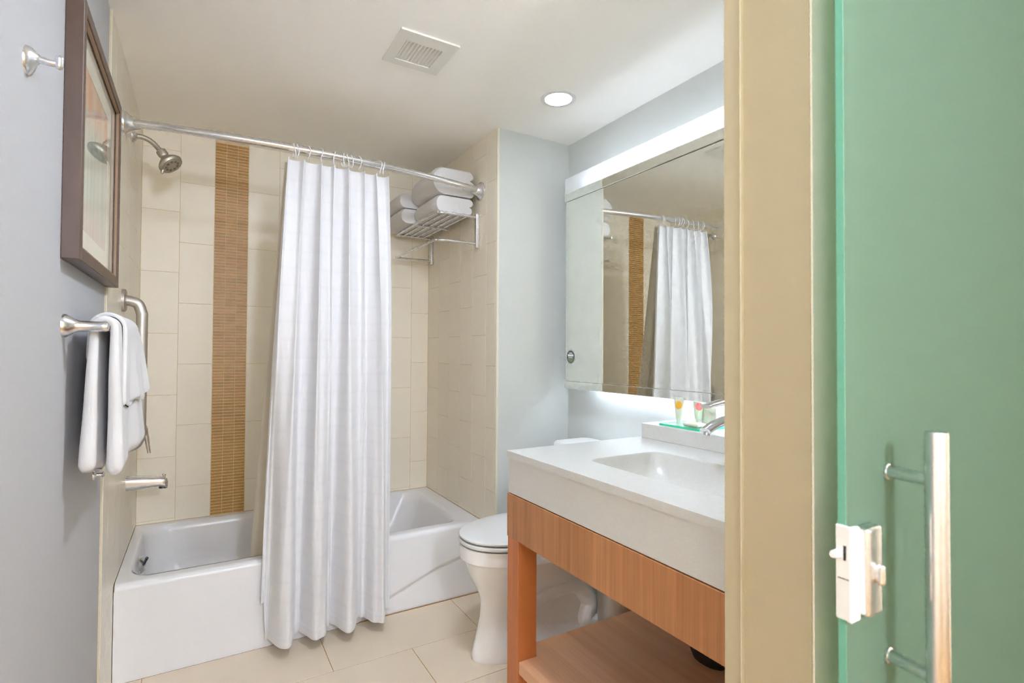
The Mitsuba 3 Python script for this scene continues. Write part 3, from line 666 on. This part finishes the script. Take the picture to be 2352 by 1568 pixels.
add(k + '__fascia', cat(box(VX + .005, VX + .022, VR, VL - .005, fz0, fz1 - .001, .001), box(VX + .022, XM - .005, VL - .022, VL - .004, fz0, fz1, .001)), M_QUARTZ)
k = 'backsplash_ledge'
tag(k, 'white stone ledge along the back of the countertop under the mirror', 'ledge')
add(k, box(1.757, XM, VR, VL - .018, ZC, .953, .0015), M_QUARTZ)
k = 'vanity_stand'
tag(k, 'orange-brown wooden vanity stand with an open lower shelf', 'vanity')
az0, az1 = .612, .755
add(k + '__front_rail', box(VX + .002, VX + .024, VR, VL - .001, az0, az1, .001), M_WOODV)
add(k + '__side_rail', box(VX + .024, XM - .01, VL - .023, VL - .001, az0, az1, .001), M_WOODV)
add(k + '__leg', box(VX + .004, VX + .076, 1.473, VL - .003, 0, az0, .001), M_WOODL)
add(k + '__leg_001', box(XM - .18, XM - .11, 1.473, VL - .003, 0, .183, .001), M_WOODV)
add(k + '__leg_002', box(VX + .004, VX + .076, VR + .002, VR + .07, 0, az0, .001), M_WOODV)
add(k + '__back_rail', box(XM - .03, XM - .008, VR, VL - .03, az0, az1, .001), M_WOODV)
SH = sg.box(VX + .008, VR + .002, 1.772, VL - .001).difference(sg.box(VX, 1.4715, VX + .0775, VL + .1)).difference(sg.box(VX, 0, VX + .0775, VR + .0715))
add(k + '__shelf', extrude(SH, .038, .186), M_WOODS)
k = 'black_pouch'
tag(k, 'black rounded pouch on the wooden shelf under the counter', 'pouch')
s = trimesh.creation.icosphere(4, 1.0); v = s.vertices.copy(); v = np.sign(v) * np.abs(v) ** .8
v[:, 2] = np.where(v[:, 2] < -.75, -.75, v[:, 2]); v = v * [.055, .075, .13]; v[:, 2] += .13 * .75
w = meshkit.fbm(v * 22, 3, 4)[:, None] - .5; v = v * (1 + .10 * w); v[:, 2] -= v[:, 2].min()
add(k + '__bag', trimesh.Trimesh(v + [1.715, 1.165, .224], s.faces, process=False), M_BLACK, True)
add(k + '__drawstring', tube(bez([(1.70, 1.15, .40), (1.69, 1.12, .42), (1.70, 1.11, .40), (1.705, 1.10, .35)], 8), .003, 8), M_GREYRUB, True)

# faucet
k = 'basin_faucet'
tag(k, 'chrome single lever basin faucet half hidden behind the doorway edge', 'faucet')
fy = 1.05
def oval(c, t, a, b, n=24):
    t = np.asarray(t, float); t /= np.linalg.norm(t); s = np.array([0, 1.0, 0]); q = np.cross(t, s); an = np.linspace(0, 2 * np.pi, n, endpoint=False)
    return np.asarray(c, float) + a * np.cos(an)[:, None] * s + b * np.sin(an)[:, None] * q
add(k + '__body', loft([oval((1.700, fy, ZC), (0, 0, 1), .028, .027), oval((1.700, fy, ZC + .004), (0, 0, 1), .028, .027), oval((1.696, fy, ZC + .03), (-.1, 0, 1), .024, .023), oval((1.690, fy, ZC + .10), (-.1, 0, 1), .022, .021), oval((1.684, fy, ZC + .135), (-.1, 0, 1), .0215, .0205), oval((1.683, fy, ZC + .142), (-.1, 0, 1), .016, .015)]), M_CHROME, 40)
P = bez([(1.692, fy, ZC + .118), (1.645, fy, ZC + .128), (1.59, fy, ZC + .118), (1.548, fy, ZC + .102)], 8)
tt = np.gradient(P, axis=0); L = len(P)
add(k + '__spout', loft([oval(P[i], tt[i], .022 - .003 * i / L, .0155 - .006 * i / L) for i in range(L)]), M_CHROME, 40)
add(k + '__aerator', lathe([(.011, 0), (.0115, .008), (.009, .009)], (1.557, fy, ZC + .098), (-.2, 0, -1)), M_CHROME, 35)
P = bez([(1.688, fy, ZC + .165), (1.64, fy, ZC + .183), (1.585, fy, ZC + .180), (1.547, fy, ZC + .175)], 8); tt = np.gradient(P, axis=0); L = len(P)
add(k + '__lever', loft([oval(P[i], tt[i], .021 - .003 * i / L, .0125 - .007 * i / L) for i in range(L)]), M_CHROME, 40)
add(k + '__lever_hub', lathe([(.0205, 0), (.0215, .006), (.0215, .024), (.017, .034), (.006, .038)], (1.684, fy, ZC + .143), (-.08, 0, 1)), M_CHROME, 35)

# toiletries
k = 'glass_tray'
tag(k, 'green-edged square glass tray on the stone ledge under the mirror', 'tray')
LZ = .953
tx0, tx1, ty0, ty1 = 1.778, 1.925, 1.262, 1.452
add(k + '__plate', trimesh.Trimesh([[tx0, ty0, LZ + .007], [tx1, ty0, LZ + .007], [tx1, ty1, LZ + .007], [tx0, ty1, LZ + .007]], [[0, 1, 2], [0, 2, 3]], process=False), M_TRAY)
add(k + '__rim', extrude(sg.box(tx0, ty0, tx1, ty1).difference(sg.box(tx0 + .0025, ty0 + .0025, tx1 - .0025, ty1 - .0025)), .0066, LZ + .0002), M_TRAYEDGE)
tag(k + '__rim', 'bright green glass edge')
def tube_bottle(key, x, y, z0, h, yaw, mbody, mdot, label):
    tag(key, label, 'toiletry tube')
    M = trimesh.transformations.rotation_matrix(yaw, [0, 0, 1]); M[:3, 3] = [x, y, z0]
    an = np.linspace(0, 2 * np.pi, 32, endpoint=False)
    add(key + '__cap', xform(lathe([(.0095, 0), (.0105, .002), (.0105, .019), (.009, .0195)]), M), M_WHITE, 35)
    rings = []
    for t in np.linspace(0, 1, 9):
        w = .0125 + .0085 * t; dth = .0125 * (1 - t) ** .6 + .0011; rings.append(np.column_stack([dth * np.cos(an), w * np.sin(an), np.full(32, .0195 + (h - .0195) * t)]))
    add(key + '__body', xform(loft(rings), M), mbody, 40)
    # printed dot follows the front skin
    zc, rd = .0195 + (h - .0195) * .62, .0135; disc = []
    for rr_ in np.linspace(0, 1, 7):
        for a in np.linspace(0, 2 * np.pi, 24, endpoint=False):
            yy, zz = rd * rr_ * math.cos(a), zc + rd * rr_ * 1.12 * math.sin(a); t = (zz - .0195) / (h - .0195); w = .0125 + .0085 * t; dth = .0125 * (1 - t) ** .6 + .0011
            disc.append([-(dth * math.sqrt(max(0, 1 - (yy / w) ** 2))) - .0006, yy, zz])
    add(key + '__round_print', xform(skin(np.array(disc), 7, 24, False), M), mdot, True)
tube_bottle('toiletry_tube', 1.852, 1.420, LZ + .0072, .098, .45, M_TUBE, M_ORANGE, 'pale toiletry tube with a round orange print on the glass tray')
tube_bottle('toiletry_tube_001', 1.880, 1.352, LZ + .0072, .098, .9, M_TUBE2, M_PINK, 'pale green toiletry tube with a round pink print on the glass tray')
k = 'soap_bar'
tag(k, 'flat wrapped cream soap lying on the glass tray', 'soap')
add(k + '__wrapper', rbox(1.800, 1.850, 1.290, 1.360, LZ + .0072, LZ + .0205, .006, 2), M_SOAP, 40)
add(k + '__seal', lathe([(.016, 0), (.016, .0008)], (1.825, 1.325, LZ + .0203)), M_SOAPLAB)
k = 'soap_box'
tag(k, 'small white wrapped soap standing by the mirror behind the faucet', 'soap')
add(k + '__wrapper', box(1.895, 1.912, 1.285, 1.330, LZ + .0072, LZ + .112, .002), M_SOAP)
add(k + '__tuck', box(1.895, 1.912, 1.330, 1.352, LZ + .0072, LZ + .105, .002), M_SOAP)

# ------------------------------------------------------------------ sliding glass door in the hall
k = 'door_1'
GX0, GX1, GY0, GY1 = .9656, 1.95, .360, .3695
struct(k, None, None, 'frosted green glass sliding door hanging in front of the wall')
add(k + '__pane', box(GX0 + .0012, GX1, GY0, GY1, .012, 2.27), M_GREEN)
add(k + '__polished_edge', box(GX0, GX0 + .0012, GY0, GY1, .012, 2.27), M_GREENEDGE)
tag(k + '__polished_edge', 'darker green polished glass edge')
hk = k + '__pull_handle'
HX, HYb = 1.0629, .3006
add(hk + '__bar', tube([(HX, HYb, .757), (HX, HYb, .758), (HX, HYb, 1.1319), (HX, HYb, 1.1334)], [.0117, .0128, .0128, .0117], 40), M_CHROME, 40)
tag(hk, 'tall tubular chrome pull handle')
for z in (1.072, .825):
    add(num(hk + '__standoff'), tube([(HX + .006, GY0, z), (HX + .001, HYb + .009, z)], .0086, 28), M_CHROME, 40)
    add(num(hk + '__rosette'), lathe([(.0108, 0), (.0108, .0033), (.0088, .0048)], (HX + .006, GY0, z), (0, -1, 0)), M_CHROME, 35)
lk = k + '__lock'
tag(lk, 'chrome and white edge lock with a thumb turn')
add(lk + '__edge_plate', box(GX0 - .0032, GX0, GY0 - .0075, GY1 + .0015, .897, 1.015, .001), M_WHITE)
add(lk + '__side_plate', box(GX0 - .0028, GX0 + .019, GY0 - .0085, GY0 - .0003, .895, 1.013, .002), M_WHITE)
add(lk + '__cover', rbox(GX0 + .019, GX0 + .055, GY0 - .018, GY0 - .0003, .900, 1.012, .005, 2), M_CHROME, 40)
add(lk + '__bolt', lathe([(.0052, 0), (.0052, .011), (.0036, .014)], (GX0 - .0032, GY0 + .0075, .979), (-1, 0, 0), 16), M_WHITE, 35)
add(lk + '__keyhole', box(GX0 - .0039, GX0 - .0031, GY0 - .0020, GY0 + .0010, .972, .990), M_BLACK)
add(lk + '__seam', box(GX0 - .0037, GX0 - .0031, GY0 - .0055, GY0 + .0080, .948, .9492), M_GREYRUB)
b_ = trimesh.creation.icosphere(2, .0048).vertices
add(lk + '__thumb_turn', hull(np.vstack([b_ + [GX0 + .038, GY0 - .023, .962], b_ + [GX0 + .038, GY0 - .023, .945], b_ + [GX0 + .038, GY0 - .014, .953]])), M_CHROME, 40)
add(k + '__top_rail', box(-.6, 2.4, GY0 - .012, YWO, 2.272, 2.31, .002), M_SATIN)
